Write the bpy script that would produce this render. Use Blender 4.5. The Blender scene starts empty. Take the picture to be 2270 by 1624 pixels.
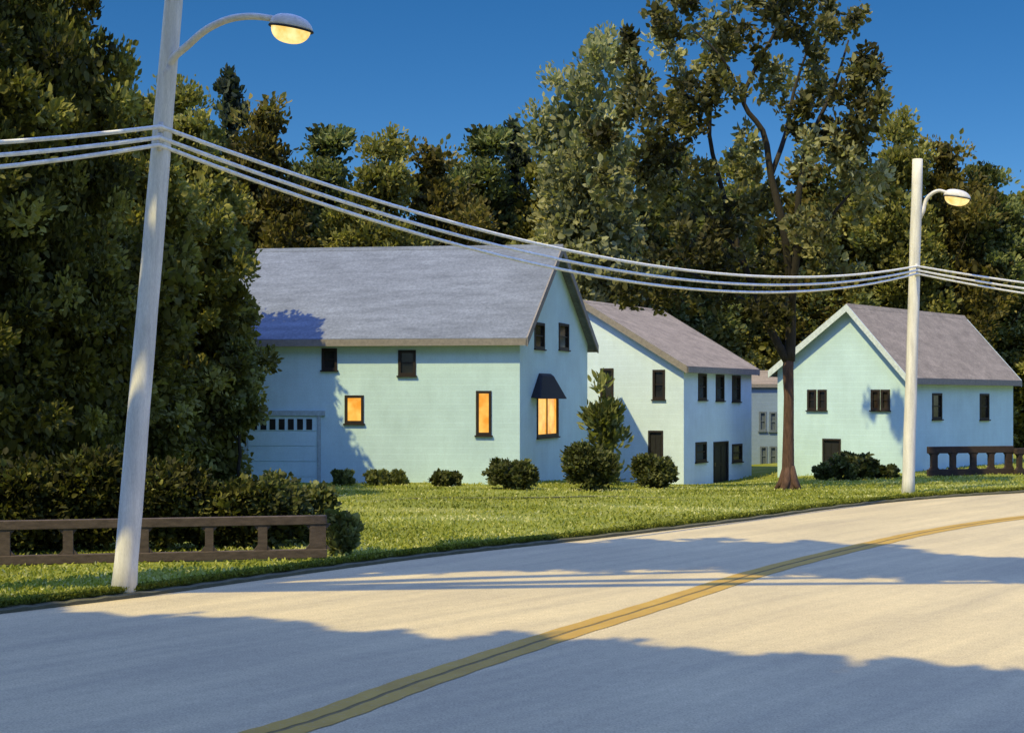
import bpy, bmesh, math, random
import numpy as np
from mathutils import Vector, Matrix

random.seed(7)
C = bpy.context.scene.collection
R = math.radians
F, CX, HY, EYE = 3300.0, 1134.5, 882.0, 3.5      # calibration measured on the photograph


def P(px, py, d):
    return Vector(((px - CX) / F * d, d, EYE - (py - HY) / F * d))


def GX(px, d):
    return (px - CX) / F * d


def ground_z(x, y):
    return -0.88 * math.exp(-((x - 8.0) / 4.6) ** 2 / 2 - ((y - 76.0) / 9.5) ** 2 / 2)


# ------------------------------------------------------------------ objects
def obj(name, mesh, mat, parent=None, smooth=False):
    o = bpy.data.objects.new(name, mesh)
    C.objects.link(o)
    if mat:
        mesh.materials.append(mat)
    if parent:
        o.parent = parent
    if smooth:
        mesh.polygons.foreach_set('use_smooth', [True] * len(mesh.polygons))
    return o


def tag(o, label, cat, group=None, kind=None):
    o['label'] = label
    o['category'] = cat
    if group:
        o['group'] = group
    if kind:
        o['kind'] = kind
    return o


def thing(name, label, cat, loc=(0, 0, 0), group=None):
    o = bpy.data.objects.new(name, None)
    C.objects.link(o)
    o.location = loc
    o.empty_display_size = 0.3
    return tag(o, label, cat, group)


def dup(src, parent):
    c = src.copy()
    C.objects.link(c)
    c.parent = parent
    return c


class MB:
    def __init__(self):
        self.v, self.f = [], []

    def poly(self, pts):
        n = len(self.v)
        self.v += [tuple(p) for p in pts]
        self.f.append(tuple(range(n, n + len(pts))))

    def hexa(self, b, t):
        """b, t: four lower / upper corners in the same order"""
        n = len(self.v)
        self.v += [tuple(p) for p in b] + [tuple(p) for p in t]
        self.f += [(n + 3, n + 2, n + 1, n), (n + 4, n + 5, n + 6, n + 7)]
        for i in range(4):
            j = (i + 1) % 4
            self.f.append((n + i, n + j, n + 4 + j, n + 4 + i))

    def box(self, o, a, b, c, a0, a1, b0, b1, c0, c1):
        o, a, b, c = Vector(o), Vector(a), Vector(b), Vector(c)
        q = lambda s, t, u: o + a * s + b * t + c * u
        self.hexa([q(a0, b0, c0), q(a1, b0, c0), q(a1, b1, c0), q(a0, b1, c0)],
                  [q(a0, b0, c1), q(a1, b0, c1), q(a1, b1, c1), q(a0, b1, c1)])

    def prism(self, pts2, mk, u0, u1):
        """pts2: closed outline, mk(p, u) -> 3D point"""
        n = len(self.v)
        k = len(pts2)
        self.v += [tuple(mk(p, u0)) for p in pts2] + [tuple(mk(p, u1)) for p in pts2]
        self.f.append(tuple(range(n, n + k))[::-1])
        self.f.append(tuple(range(n + k, n + 2 * k)))
        for i in range(k):
            j = (i + 1) % k
            self.f.append((n + i, n + j, n + k + j, n + k + i))

    def tube(self, pts, rad, seg=10, cap=True):
        pts = [Vector(p) for p in pts]
        if not hasattr(rad, '__len__'):
            rad = [rad] * len(pts)
        n0 = len(self.v)
        up = None
        for i, p in enumerate(pts):
            d = (pts[min(i + 1, len(pts) - 1)] - pts[max(i - 1, 0)]).normalized()
            if up is None:
                up = Vector((1, 0, 0)) if abs(d.x) < 0.8 else Vector((0, 1, 0))
            s = d.cross(up).normalized()
            up = s.cross(d).normalized()
            for k in range(seg):
                a = 2 * math.pi * k / seg
                self.v.append(tuple(p + (s * math.cos(a) + up * math.sin(a)) * rad[i]))
        for i in range(len(pts) - 1):
            for k in range(seg):
                k2 = (k + 1) % seg
                a, b = n0 + i * seg, n0 + (i + 1) * seg
                self.f.append((a + k, a + k2, b + k2, b + k))
        if cap:
            self.f.append(tuple(n0 + k for k in range(seg))[::-1])
            e = n0 + (len(pts) - 1) * seg
            self.f.append(tuple(e + k for k in range(seg)))

    def build(self, name, mat, parent=None, smooth=False, bevel=0.0):
        me = bpy.data.meshes.new(name)
        me.from_pydata(self.v, [], self.f)
        bm = bmesh.new()
        bm.from_mesh(me)
        bmesh.ops.recalc_face_normals(bm, faces=bm.faces)
        if bevel:
            bmesh.ops.bevel(bm, geom=list(bm.edges), offset=bevel, segments=2, affect='EDGES', profile=0.5)
        bm.to_mesh(me)
        bm.free()
        me.update()
        return obj(name, me, mat, parent, smooth)


def spline(pts, per=10):
    pts = [Vector(p) for p in pts]
    n = len(pts)
    h = [max(1e-6, (pts[i + 1] - pts[i]).length) for i in range(n - 1)]
    tan = []
    for i in range(n):
        if i == 0:
            tan.append((pts[1] - pts[0]) / h[0])
        elif i == n - 1:
            tan.append((pts[-1] - pts[-2]) / h[-1])
        else:
            a, b = (pts[i] - pts[i - 1]) / h[i - 1], (pts[i + 1] - pts[i]) / h[i]
            tan.append((a * h[i] + b * h[i - 1]) / (h[i] + h[i - 1]))
    out = []
    for i in range(n - 1):
        for k in range(per):
            t = k / per
            t2, t3 = t * t, t * t * t
            out.append(pts[i] * (2 * t3 - 3 * t2 + 1) + tan[i] * h[i] * (t3 - 2 * t2 + t)
                       + pts[i + 1] * (-2 * t3 + 3 * t2) + tan[i + 1] * h[i] * (t3 - t2))
    out.append(pts[-1])
    return out


# ------------------------------------------------------------------ materials
def new_mat(name):
    m = bpy.data.materials.new(name)
    m.use_nodes = True
    nt = m.node_tree
    return m, nt, nt.nodes['Principled BSDF']


def node(nt, kind, **kw):
    n = nt.nodes.new(kind)
    for k, v in kw.items():
        if k in n.inputs:
            n.inputs[k].default_value = v
        else:
            setattr(n, k, v)
    return n


def coords(nt, scale=(1, 1, 1)):
    t = node(nt, 'ShaderNodeTexCoord')
    mp = node(nt, 'ShaderNodeMapping')
    mp.inputs['Scale'].default_value = scale
    nt.links.new(t.outputs['Object'], mp.inputs['Vector'])
    return mp.outputs[0]


def geo_coords(nt, scale=(1, 1, 1)):
    t = node(nt, 'ShaderNodeNewGeometry')
    mp = node(nt, 'ShaderNodeMapping')
    mp.inputs['Scale'].default_value = scale
    nt.links.new(t.outputs['Position'], mp.inputs['Vector'])
    return mp.outputs[0]


def noise(nt, vec, scale, detail=4, rough=0.6):
    n = node(nt, 'ShaderNodeTexNoise', Scale=scale, Detail=detail, Roughness=rough)
    nt.links.new(vec, n.inputs['Vector'])
    return n.outputs['Fac']


def ramp(nt, fac, stops):
    r = node(nt, 'ShaderNodeValToRGB')
    el = r.color_ramp.elements
    while len(el) < len(stops):
        el.new(0.5)
    for e, (p, c) in zip(el, stops):
        e.position = p
        e.color = (*c, 1)
    nt.links.new(fac, r.inputs[0])
    return r.outputs[0]


def mix(nt, fac, a, b, mode='MIX'):
    m = node(nt, 'ShaderNodeMix', data_type='RGBA', blend_type=mode)
    for s, v in ((m.inputs[0], fac), (m.inputs[6], a), (m.inputs[7], b)):
        if isinstance(v, (int, float)):
            s.default_value = v
        elif isinstance(v, tuple):
            s.default_value = (*v, 1)
        else:
            nt.links.new(v, s)
    return m.outputs[2]


def bump(nt, bsdf, h, strength, dist=0.02):
    b = node(nt, 'ShaderNodeBump', Strength=strength, Distance=dist)
    nt.links.new(h, b.inputs['Height'])
    nt.links.new(b.outputs[0], bsdf.inputs['Normal'])


def mottled(name, c, var=0.25, scale=3.0, rough=0.75, stretch=(1, 1, 1), bs=0.15, spec=0.25, fine=40):
    m, nt, b = new_mat(name)
    v = geo_coords(nt, stretch)
    n1 = noise(nt, v, scale, 6, 0.65)
    n2 = noise(nt, v, fine, 3, 0.6)
    lo = tuple(x * (1 - var) for x in c)
    hi = tuple(min(1, x * (1 + var)) for x in c)
    col = ramp(nt, n1, [(0.3, lo), (0.7, hi)])
    g = ramp(nt, n2, [(0.3, (0.86,) * 3), (0.7, (1.1,) * 3)])
    nt.links.new(mix(nt, 1.0, col, g, 'MULTIPLY'), b.inputs['Base Color'])
    b.inputs['Roughness'].default_value = rough
    b.inputs['Specular IOR Level'].default_value = spec
    bump(nt, b, n2, bs, 0.02)
    return m


def wall_mat(name, c):
    m, nt, b = new_mat(name)
    v = geo_coords(nt)
    streak = geo_coords(nt, (1.6, 1.6, 0.25))
    n1 = noise(nt, v, 0.55, 5, 0.6)
    n2 = noise(nt, streak, 2.2, 6, 0.7)
    n3 = noise(nt, v, 22, 3, 0.6)
    col = ramp(nt, n1, [(0.3, tuple(x * 0.9 for x in c)), (0.7, tuple(min(1, x * 1.07) for x in c))])
    col = mix(nt, 1.0, col, ramp(nt, n2, [(0.25, (0.94, 0.95, 0.94)), (0.6, (1.01,) * 3)]), 'MULTIPLY')
    col = mix(nt, 1.0, col, ramp(nt, n3, [(0.3, (0.93,) * 3), (0.7, (1.06,) * 3)]), 'MULTIPLY')
    nt.links.new(col, b.inputs['Base Color'])
    b.inputs['Roughness'].default_value = 0.7
    b.inputs['Specular IOR Level'].default_value = 0.2
    # clapboards
    w = node(nt, 'ShaderNodeTexWave', wave_type='BANDS', bands_direction='Z', wave_profile='SAW', Scale=1.25)
    nt.links.new(v, w.inputs['Vector'])
    bump(nt, b, w.outputs['Fac'], 0.35, 0.02)
    return m


def roof_mat(name, c):
    m, nt, b = new_mat(name)
    v = geo_coords(nt)
    st = geo_coords(nt, (0.35, 1.0, 2.4))
    n1 = noise(nt, st, 1.3, 6, 0.7)
    n2 = noise(nt, v, 9, 4, 0.7)
    col = ramp(nt, n1, [(0.28, tuple(x * 0.72 for x in c)), (0.5, c), (0.75, tuple(min(1, x * 1.35) for x in c))])
    col = mix(nt, 1.0, col, ramp(nt, n2, [(0.3, (0.75,) * 3), (0.7, (1.2,) * 3)]), 'MULTIPLY')
    nt.links.new(col, b.inputs['Base Color'])
    b.inputs['Roughness'].default_value = 0.85
    b.inputs['Specular IOR Level'].default_value = 0.2
    w = node(nt, 'ShaderNodeTexWave', wave_type='BANDS', bands_direction='Z', wave_profile='SAW', Scale=1.1)
    nt.links.new(v, w.inputs['Vector'])
    bump(nt, b, w.outputs['Fac'], 0.35, 0.03)
    return m


def plain(name, c, rough=0.6, spec=0.3, metal=0.0):
    m, nt, b = new_mat(name)
    v = geo_coords(nt)
    n = noise(nt, v, 8, 4, 0.65)
    col = ramp(nt, n, [(0.3, tuple(x * 0.8 for x in c)), (0.7, tuple(min(1, x * 1.18) for x in c))])
    nt.links.new(col, b.inputs['Base Color'])
    b.inputs['Roughness'].default_value = rough
    b.inputs['Specular IOR Level'].default_value = spec
    b.inputs['Metallic'].default_value = metal
    return m


def lit_mat(name, c1, c2, strength, scale=2.0):
    m, nt, b = new_mat(name)
    n = noise(nt, geo_coords(nt), scale, 3, 0.6)
    col = ramp(nt, n, [(0.35, c1), (0.65, c2)])
    nt.links.new(col, b.inputs['Emission Color'])
    b.inputs['Emission Strength'].default_value = strength
    b.inputs['Base Color'].default_value = (0.05, 0.03, 0.01, 1)
    b.inputs['Roughness'].default_value = 0.15
    return m


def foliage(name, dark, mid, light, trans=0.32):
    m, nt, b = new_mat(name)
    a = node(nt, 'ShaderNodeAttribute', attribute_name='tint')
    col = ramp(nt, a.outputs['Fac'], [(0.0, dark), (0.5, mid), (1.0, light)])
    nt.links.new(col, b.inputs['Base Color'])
    b.inputs['Roughness'].default_value = 0.65
    b.inputs['Specular IOR Level'].default_value = 0.15
    tr = node(nt, 'ShaderNodeBsdfTranslucent')
    nt.links.new(mix(nt, 1.0, col, (1.2, 1.3, 0.6), 'MULTIPLY'), tr.inputs['Color'])
    ms = node(nt, 'ShaderNodeMixShader', Fac=trans)
    out = nt.nodes['Material Output']
    nt.links.new(b.outputs[0], ms.inputs[1])
    nt.links.new(tr.outputs[0], ms.inputs[2])
    nt.links.new(ms.outputs[0], out.inputs['Surface'])
    return m


M = {}
M['wall1'] = wall_mat('mint_clapboard', (0.50, 0.68, 0.68))
M['wall2'] = wall_mat('pale_blue_clapboard', (0.57, 0.70, 0.76))
M['wall3'] = wall_mat('aqua_clapboard', (0.48, 0.66, 0.68))
M['wall4'] = wall_mat('grey_blue_clapboard', (0.23, 0.31, 0.39))
M['roof1'] = roof_mat('slate_shingle', (0.150, 0.172, 0.205))
M['roof2'] = roof_mat('mauve_shingle', (0.250, 0.210, 0.165))
M['fascia'] = plain('weathered_fascia', (0.22, 0.20, 0.17), 0.75)
M['trim'] = plain('white_trim', (0.52, 0.60, 0.58), 0.6)
M['door_trim'] = plain('grey_green_trim', (0.34, 0.43, 0.42), 0.6)
M['frame'] = plain('dark_window_frame', (0.020, 0.014, 0.010), 0.6)
M['door'] = plain('dark_door_paint', (0.016, 0.016, 0.014), 0.55)
M['handle'] = plain('brass_handle', (0.25, 0.19, 0.09), 0.35, 0.5, 0.8)
gm, gnt, gb = new_mat('dark_glass')
gn = noise(gnt, geo_coords(gnt), 1.3, 2)
gnt.links.new(ramp(gnt, gn, [(0.3, (0.010, 0.010, 0.009)), (0.7, (0.035, 0.034, 0.030))]), gb.inputs['Base Color'])
gb.inputs['Roughness'].default_value = 0.12
gb.inputs['Specular IOR Level'].default_value = 0.35
M['glass'] = gm
M['lit'] = lit_mat('lamplit_window', (0.72, 0.27, 0.025), (0.92, 0.50, 0.10), 0.95, 1.6)
M['lens'] = lit_mat('glowing_lens', (0.80, 0.50, 0.13), (0.98, 0.76, 0.34), 1.0, 4.0)
M['pole'] = mottled('whitewashed_pole', (0.66, 0.64, 0.55), 0.22, 2.2, 0.7, (3, 3, 0.35), 0.3)
M['metal'] = plain('painted_lamp_metal', (0.60, 0.58, 0.52), 0.5, 0.4)
M['gasket'] = plain('dark_rim', (0.02, 0.018, 0.015), 0.5)
M['wire'] = plain('white_cable', (0.80, 0.78, 0.68), 0.5)
M['rail'] = mottled('brown_rail_wood', (0.085, 0.064, 0.048), 0.35, 5, 0.85, (1, 1, 3), 0.5)
M['rail2'] = mottled('dark_brown_rail_wood', (0.046, 0.031, 0.022), 0.35, 5, 0.85, (1, 1, 3), 0.5)
M['awning'] = plain('black_awning_cloth', (0.013, 0.015, 0.017), 0.8)
M['bark'] = mottled('brown_bark', (0.095, 0.055, 0.036), 0.45, 6, 0.9, (3, 3, 0.5), 0.9)
M['bark2'] = mottled('dark_bark', (0.035, 0.030, 0.020), 0.4, 6, 0.9, (3, 3, 0.5), 0.9)
M['kerb'] = mottled('kerb_concrete', (0.105, 0.10, 0.055), 0.2, 5, 0.8)
M['mud'] = mottled('bare_soil', (0.055, 0.050, 0.022), 0.4, 5, 0.95)
M['leaf'] = foliage('olive_foliage', (0.052, 0.051, 0.012), (0.182, 0.176, 0.042), (0.391, 0.368, 0.109))
M['leafyellow'] = foliage('brown_olive_foliage', (0.049, 0.041, 0.010), (0.150, 0.127, 0.031), (0.310, 0.265, 0.081))
M['leafgreen'] = foliage('grey_green_foliage', (0.038, 0.043, 0.014), (0.124, 0.143, 0.047), (0.265, 0.287, 0.109))
M['leafsage'] = foliage('sage_foliage', (0.036, 0.034, 0.012), (0.150, 0.142, 0.052), (0.400, 0.400, 0.210))
M['leafdark'] = foliage('deep_olive_foliage', (0.029, 0.029, 0.007), (0.124, 0.124, 0.027), (0.322, 0.310, 0.081))
M['leafblue'] = foliage('blue_green_foliage', (0.026, 0.036, 0.026), (0.065, 0.082, 0.056), (0.125, 0.150, 0.090))
M['leafpale'] = foliage('pale_yellow_green_foliage', (0.100, 0.110, 0.055), (0.260, 0.265, 0.125), (0.420, 0.410, 0.210))
M['leafbush'] = foliage('bush_foliage', (0.032, 0.036, 0.012), (0.098, 0.107, 0.033), (0.230, 0.241, 0.086))
M['leafsprig'] = foliage('sprig_foliage', (0.070, 0.080, 0.022), (0.190, 0.205, 0.065), (0.340, 0.350, 0.140))
M['blade'] = foliage('grass_blades', (0.100, 0.115, 0.018), (0.330, 0.340, 0.046), (0.600, 0.580, 0.270), 0.35)

# road surface: worn warm asphalt, aggregate, cracks, tyre tracks
m, nt, b = new_mat('worn_asphalt')
v = geo_coords(nt)
rot = node(nt, 'ShaderNodeMapping')
rot.inputs['Rotation'].default_value = (0, 0, R(-51))
nt.links.new(v, rot.inputs['Vector'])
st = node(nt, 'ShaderNodeMapping')
st.inputs['Scale'].default_value = (0.10, 1.2, 1)
nt.links.new(rot.outputs[0], st.inputs['Vector'])
n_big = noise(nt, v, 0.16, 5, 0.6)
n_str = noise(nt, st.outputs[0], 1.1, 6, 0.65)
n_fin = noise(nt, v, 34, 4, 0.75)
n_mid = noise(nt, v, 5.5, 5, 0.7)
col = ramp(nt, n_big, [(0.3, (0.440, 0.364, 0.208)), (0.7, (0.525, 0.436, 0.244))])
col = mix(nt, 1.0, col, ramp(nt, n_str, [(0.3, (0.80, 0.81, 0.83)), (0.65, (1.07, 1.06, 1.02))]), 'MULTIPLY')
col = mix(nt, 1.0, col, ramp(nt, n_mid, [(0.3, (0.90,) * 3), (0.7, (1.07,) * 3)]), 'MULTIPLY')
col = mix(nt, 1.0, col, ramp(nt, n_fin, [(0.30, (0.60,) * 3), (0.5, (1.0,) * 3), (0.72, (1.35,) * 3)]), 'MULTIPLY')
nt.links.new(col, b.inputs['Base Color'])
b.inputs['Roughness'].default_value = 0.9
b.inputs['Specular IOR Level'].default_value = 0.15
bump(nt, b, n_fin, 0.25, 0.01)
M['road'] = m

# worn yellow line
m, nt, b = new_mat('worn_yellow_paint')
v = geo_coords(nt)
nf = noise(nt, v, 16, 5, 0.75)
nb = noise(nt, v, 1.4, 4, 0.6)
col = ramp(nt, nb, [(0.3, (0.34, 0.20, 0.014)), (0.7, (0.42, 0.26, 0.024))])
col = mix(nt, ramp(nt, nf, [(0.56, (0, 0, 0)), (0.68, (0.55,) * 3)]), col, (0.36, 0.31, 0.20))
nt.links.new(col, b.inputs['Base Color'])
b.inputs['Roughness'].default_value = 0.8
M['yellow'] = m
M['tar'] = plain('line_gap', (0.17, 0.125, 0.040), 0.9)

# lawn
m, nt, b = new_mat('mown_grass')
v = geo_coords(nt)
st = geo_coords(nt, (0.35, 1.0, 1))
n1 = noise(nt, st, 0.35, 6, 0.65)
n2 = noise(nt, st, 1.6, 6, 0.7)
n3 = noise(nt, v, 14, 5, 0.75)
col = ramp(nt, n1, [(0.28, (0.130, 0.150, 0.020)), (0.5, (0.190, 0.210, 0.028)), (0.72, (0.240, 0.240, 0.055))])
col = mix(nt, ramp(nt, n2, [(0.56, (0, 0, 0)), (0.72, (0.8,) * 3)]), col, (0.30, 0.30, 0.135))
col = mix(nt, 1.0, col, ramp(nt, n3, [(0.3, (0.68,) * 3), (0.7, (1.3,) * 3)]), 'MULTIPLY')
nt.links.new(col, b.inputs['Base Color'])
b.inputs['Roughness'].default_value = 0.9
b.inputs['Specular IOR Level'].default_value = 0.1
bump(nt, b, n3, 0.6, 0.06)
M['lawn'] = m

# ------------------------------------------------------------------ ground and road
kerb_pts = [(-70, -51, 0), (-34, -7.2, 0), (-21, 8.7, 0), (-14.6, 16.5, 0), (-8.3, 24.2, 0), (-6.75, 26.0, 0), (-4.7, 28.9, 0),
            (-1.45, 33.2, 0), (1.2, 36.1, 0), (6.5, 42.3, 0), (11.4, 48.6, 0), (14.9, 52.1, 0), (19.4, 55.4, 0),
            (30, 61, 0), (52, 69, 0), (110, 84, 0), (220, 104, 0)]
cen_pts = [(-64, -60, 0), (-28, -15.6, 0), (-15.0, 0.3, 0), (-8.9, 7.9, 0), (-2.95, 14.9, 0), (-2.2, 16.1, 0), (-1.28, 18.1, 0),
           (0.33, 21.3, 0), (2.35, 25.0, 0), (5.2, 30.3, 0), (8.3, 35.2, 0), (10.9, 39.0, 0), (15.2, 43.9, 0),
           (26, 50.5, 0), (50, 60, 0), (110, 75, 0), (220, 95, 0)]
K = spline(kerb_pts, 12)
CL = spline(cen_pts, 12)


def perp(line, i):
    d = (line[min(i + 1, len(line) - 1)] - line[max(i - 1, 0)]).normalized()
    return Vector((d.y, -d.x, 0))       # to the right of travel


NK = [CL[i] + perp(CL, i) * 7.6 for i in range(len(CL))]

gnd = MB()
gnd.poly([(-1500, -1500, -1.6), (1500, -1500, -1.6), (1500, 1500, -1.6), (-1500, 1500, -1.6)])
g = gnd.build('ground', M['lawn'])
g['kind'] = 'structure'

# far lawn: a sheet hanging off the kerb line, following the lie of the land
offs = [0.06, 0.6, 1.5, 3, 5, 8] + [11 + 3 * i for i in range(24)] + [95, 130, 200, 320, 500]
mb = MB()
for i in range(len(K)):
    n = perp(K, i) * -1
    for o_ in offs:
        p = K[i] + n * o_
        z = ground_z(p.x, p.y) + 0.10 + 0.05 * math.sin(p.x * 0.9 + p.y * 0.5) * min(1, o_ / 4) * 0.6
        mb.v.append((p.x, p.y, z))
w_ = len(offs)
for i in range(len(K) - 1):
    for k in range(w_ - 1):
        a = i * w_ + k
        mb.f.append((a, a + 1, a + w_ + 1, a + w_))
lawn = mb.build('lawn', M['lawn'], smooth=True)
lawn['kind'] = 'structure'

mb = MB()
for i in range(len(K)):
    q = NK[i]
    for t in np.linspace(0, 1, 7):
        p = K[i].lerp(q, t)
        mb.v.append((p.x, p.y, 0.0))
for i in range(len(K) - 1):
    for k in range(6):
        a = i * 7 + k
        mb.f.append((a, a + 7, a + 8, a + 1))
road = mb.build('road', M['road'])
road['kind'] = 'structure'

for nm, o0, o1, z, mt in (('line_bed', -0.29, 0.29, 0.004, 'tar'), ('yellow_line', -0.30, -0.035, 0.008, 'yellow'),
                          ('yellow_line', 0.035, 0.30, 0.008, 'yellow')):
    mb = MB()
    for i in range(len(CL)):
        pr = perp(CL, i)
        wob = 0.012 * math.sin(i * 1.7)
        for o_ in (o0 + wob, o1 + wob):
            p = CL[i] + pr * o_
            mb.v.append((p.x, p.y, z))
    for i in range(len(CL) - 1):
        mb.f.append((2 * i, 2 * i + 2, 2 * i + 3, 2 * i + 1))
    mb.build(nm, M[mt], road)

for line, sgn, nm in ((K, -1, 'kerb'), (NK, 1, 'kerb')):
    mb = MB()
    for i in range(len(line)):
        n = perp(line, i) * sgn
        w = 0.012 * math.sin(i * 2.3)
        for o_, z in ((-0.02, -0.2), (-0.02, 0.06 + w), (0.01, 0.075 + w), (0.08, 0.09 + w), (0.08, -0.2)):
            p = line[i] + n * o_
            mb.v.append((p.x, p.y, z))
    for i in range(len(line) - 1):
        for k in range(4):
            a = i * 5 + k
            mb.f.append((a, a + 5, a + 6, a + 1))
    o = mb.build(nm, M['kerb'])
    o['kind'] = 'structure'

mb = MB()       # near verge, behind the photographer
for i in range(len(NK)):
    n = perp(NK, i)
    for o_ in (0.22, 4, 10, 18):
        p = NK[i] + n * o_
        mb.v.append((p.x, p.y, 0.1))
for i in range(len(NK) - 1):
    for k in range(3):
        a = i * 4 + k
        mb.f.append((a, a + 4, a + 5, a + 1))
o = mb.build('verge', M['lawn'])
o['kind'] = 'structure'

# shallow worn track across the lawn in front of the largest house
tr = spline([(GX(830, 48), 48.6, 0), (GX(930, 50), 50.0, 0), (GX(1090, 50), 50.2, 0), (GX(1230, 50), 50.6, 0), (GX(1330, 50), 51.2, 0),
             (GX(1450, 50), 50.6, 0), (GX(1560, 50), 50.3, 0)], 8)
mb = MB()
for i, p in enumerate(tr):
    pr = perp(tr, i)
    h = 0.16 * math.sin(math.pi * min(1, max(0.02, i / (len(tr) - 1)))) ** 0.5 + 0.04 * math.sin(i * 1.9)
    for s in (-h, h):
        q = p + pr * s
        mb.v.append((q.x, q.y, ground_z(q.x, q.y) + 0.155))
for i in range(len(tr) - 1):
    mb.f.append((2 * i, 2 * i + 2, 2 * i + 3, 2 * i + 1))
o = mb.build('path', M['mud'])
o['kind'] = 'structure'


# ------------------------------------------------------------------ leaves
def leaf_mesh(name, pos, axis, length, width, tint, rng):
    n = len(pos)
    rnd = rng.normal(size=(n, 3))
    axis = axis / np.linalg.norm(axis, axis=1, keepdims=True)
    side = np.cross(axis, rnd)
    side /= np.linalg.norm(side, axis=1, keepdims=True)
    nor = np.cross(side, axis)
    L = length[:, None]
    W = width[:, None]
    base = pos - axis * L * 0.5
    tip = pos + axis * L * 0.5 + nor * L * 0.08
    q = [base]
    for sg, fs in ((1, (-0.18, 0.18)), (-1, (0.18, -0.18))):
        if sg < 0:
            q.append(tip)
        for f_ in fs:
            q.append(pos + axis * L * f_ + side * W * sg * (0.92 if f_ < 0 else 0.80) - nor * W * 0.25)
    co = np.stack(q, axis=1).reshape(-1, 3)
    me = bpy.data.meshes.new(name)
    me.vertices.add(6 * n)
    me.vertices.foreach_set('co', co.astype(np.float32).ravel())
    idx = np.arange(6 * n).reshape(n, 6)
    tris = np.concatenate([idx[:, [0, 1, 2]], idx[:, [0, 2, 3]], idx[:, [0, 3, 4]], idx[:, [0, 4, 5]]], axis=0)
    me.loops.add(tris.size)
    me.loops.foreach_set('vertex_index', tris.astype(np.int32).ravel())
    me.polygons.add(len(tris))
    me.polygons.foreach_set('loop_start', np.arange(0, tris.size, 3, dtype=np.int32))
    me.update(calc_edges=True)
    at = me.attributes.new('tint', 'FLOAT', 'POINT')
    at.data.foreach_set('value', np.repeat(np.clip(tint, 0, 1), 6).astype(np.float32))
    me.validate()
    return me


def tufts_to_leaves(cen, rad, tint, per, llen, rng, out_from=None, up=0.5, asp=0.3, flat=0.8, spread=0.15):
    """cen (T,3), rad (T), tint (T)"""
    T = len(cen)
    k = np.repeat(np.arange(T), per)
    g_ = rng.normal(size=(T * per, 3))
    g_ /= np.linalg.norm(g_, axis=1, keepdims=True)
    rr = rng.random(T * per) ** 0.45 * np.where(rng.random(T * per) < (0.14 if per > 50 else 0.0), rng.uniform(1.1, 1.5, T * per), 1.0)
    offv = g_ * rr[:, None] * rad[k][:, None] * np.array([1, 1, flat])
    pos = cen[k] + offv
    ax = g_ * 0.9 + rng.normal(size=pos.shape) * 0.55 + np.array([0, 0, up])
    if out_from is not None:
        o = pos - out_from
        o[:, 2] *= 0.4
        ax += 0.5 * o / (np.linalg.norm(o, axis=1, keepdims=True) + 1e-6)
    ln = llen * np.clip(rng.lognormal(-0.08, 0.33, T * per), 0.4, 1.5)
    ti = tint[k] + rng.normal(size=T * per) * spread
    return pos, ax, ln, ln * asp * rng.uniform(0.75, 1.25, T * per), ti


def crown_mesh(name, lobes, n_tuft, per, llen, seed, tuft_r=(0.6, 1.1), up=0.5, asp=0.3, tint_mu=0.48, tint_sd=0.2, inner=0.35, floor=0.15):
    """lobes: (cx,cy,cz,rx,ry,rz,weight)"""
    rng = np.random.default_rng(seed)
    lob = np.array(lobes, float)
    wts = lob[:, 6] / lob[:, 6].sum()
    cen = []
    for i in rng.choice(len(lob), n_tuft, p=wts):
        g_ = rng.normal(size=3)
        g_ /= np.linalg.norm(g_)
        r = rng.uniform(0.78, 1.05) if rng.random() > inner else rng.uniform(0.3, 0.78)
        cen.append(lob[i, :3] + g_ * r * lob[i, 3:6])
    cen = np.array(cen)
    cen[:, 2] = np.maximum(cen[:, 2], floor + rng.random(n_tuft) * 0.5)
    rad = rng.uniform(tuft_r[0], tuft_r[1], n_tuft)
    tint = np.clip(rng.normal(tint_mu, tint_sd, n_tuft), 0.03, 0.98)
    mid = (lob[:, :3] * wts[:, None]).sum(0)
    pos, ax, ln, wd, ti = tufts_to_leaves(cen, rad, tint, per, llen, rng, mid, up, asp)
    # deep inner leaves so that dense crowns are not seen through
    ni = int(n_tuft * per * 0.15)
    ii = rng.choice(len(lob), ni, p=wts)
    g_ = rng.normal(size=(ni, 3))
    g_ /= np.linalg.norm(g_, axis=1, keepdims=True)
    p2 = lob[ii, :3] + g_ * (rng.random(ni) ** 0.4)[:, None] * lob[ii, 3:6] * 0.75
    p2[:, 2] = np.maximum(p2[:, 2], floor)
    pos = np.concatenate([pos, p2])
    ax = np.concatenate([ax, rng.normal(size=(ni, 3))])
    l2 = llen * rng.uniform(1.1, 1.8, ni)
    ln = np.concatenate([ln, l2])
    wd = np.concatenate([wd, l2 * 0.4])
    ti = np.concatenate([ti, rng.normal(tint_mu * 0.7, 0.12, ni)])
    return leaf_mesh(name, pos, ax, ln, wd, ti, rng)


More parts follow.
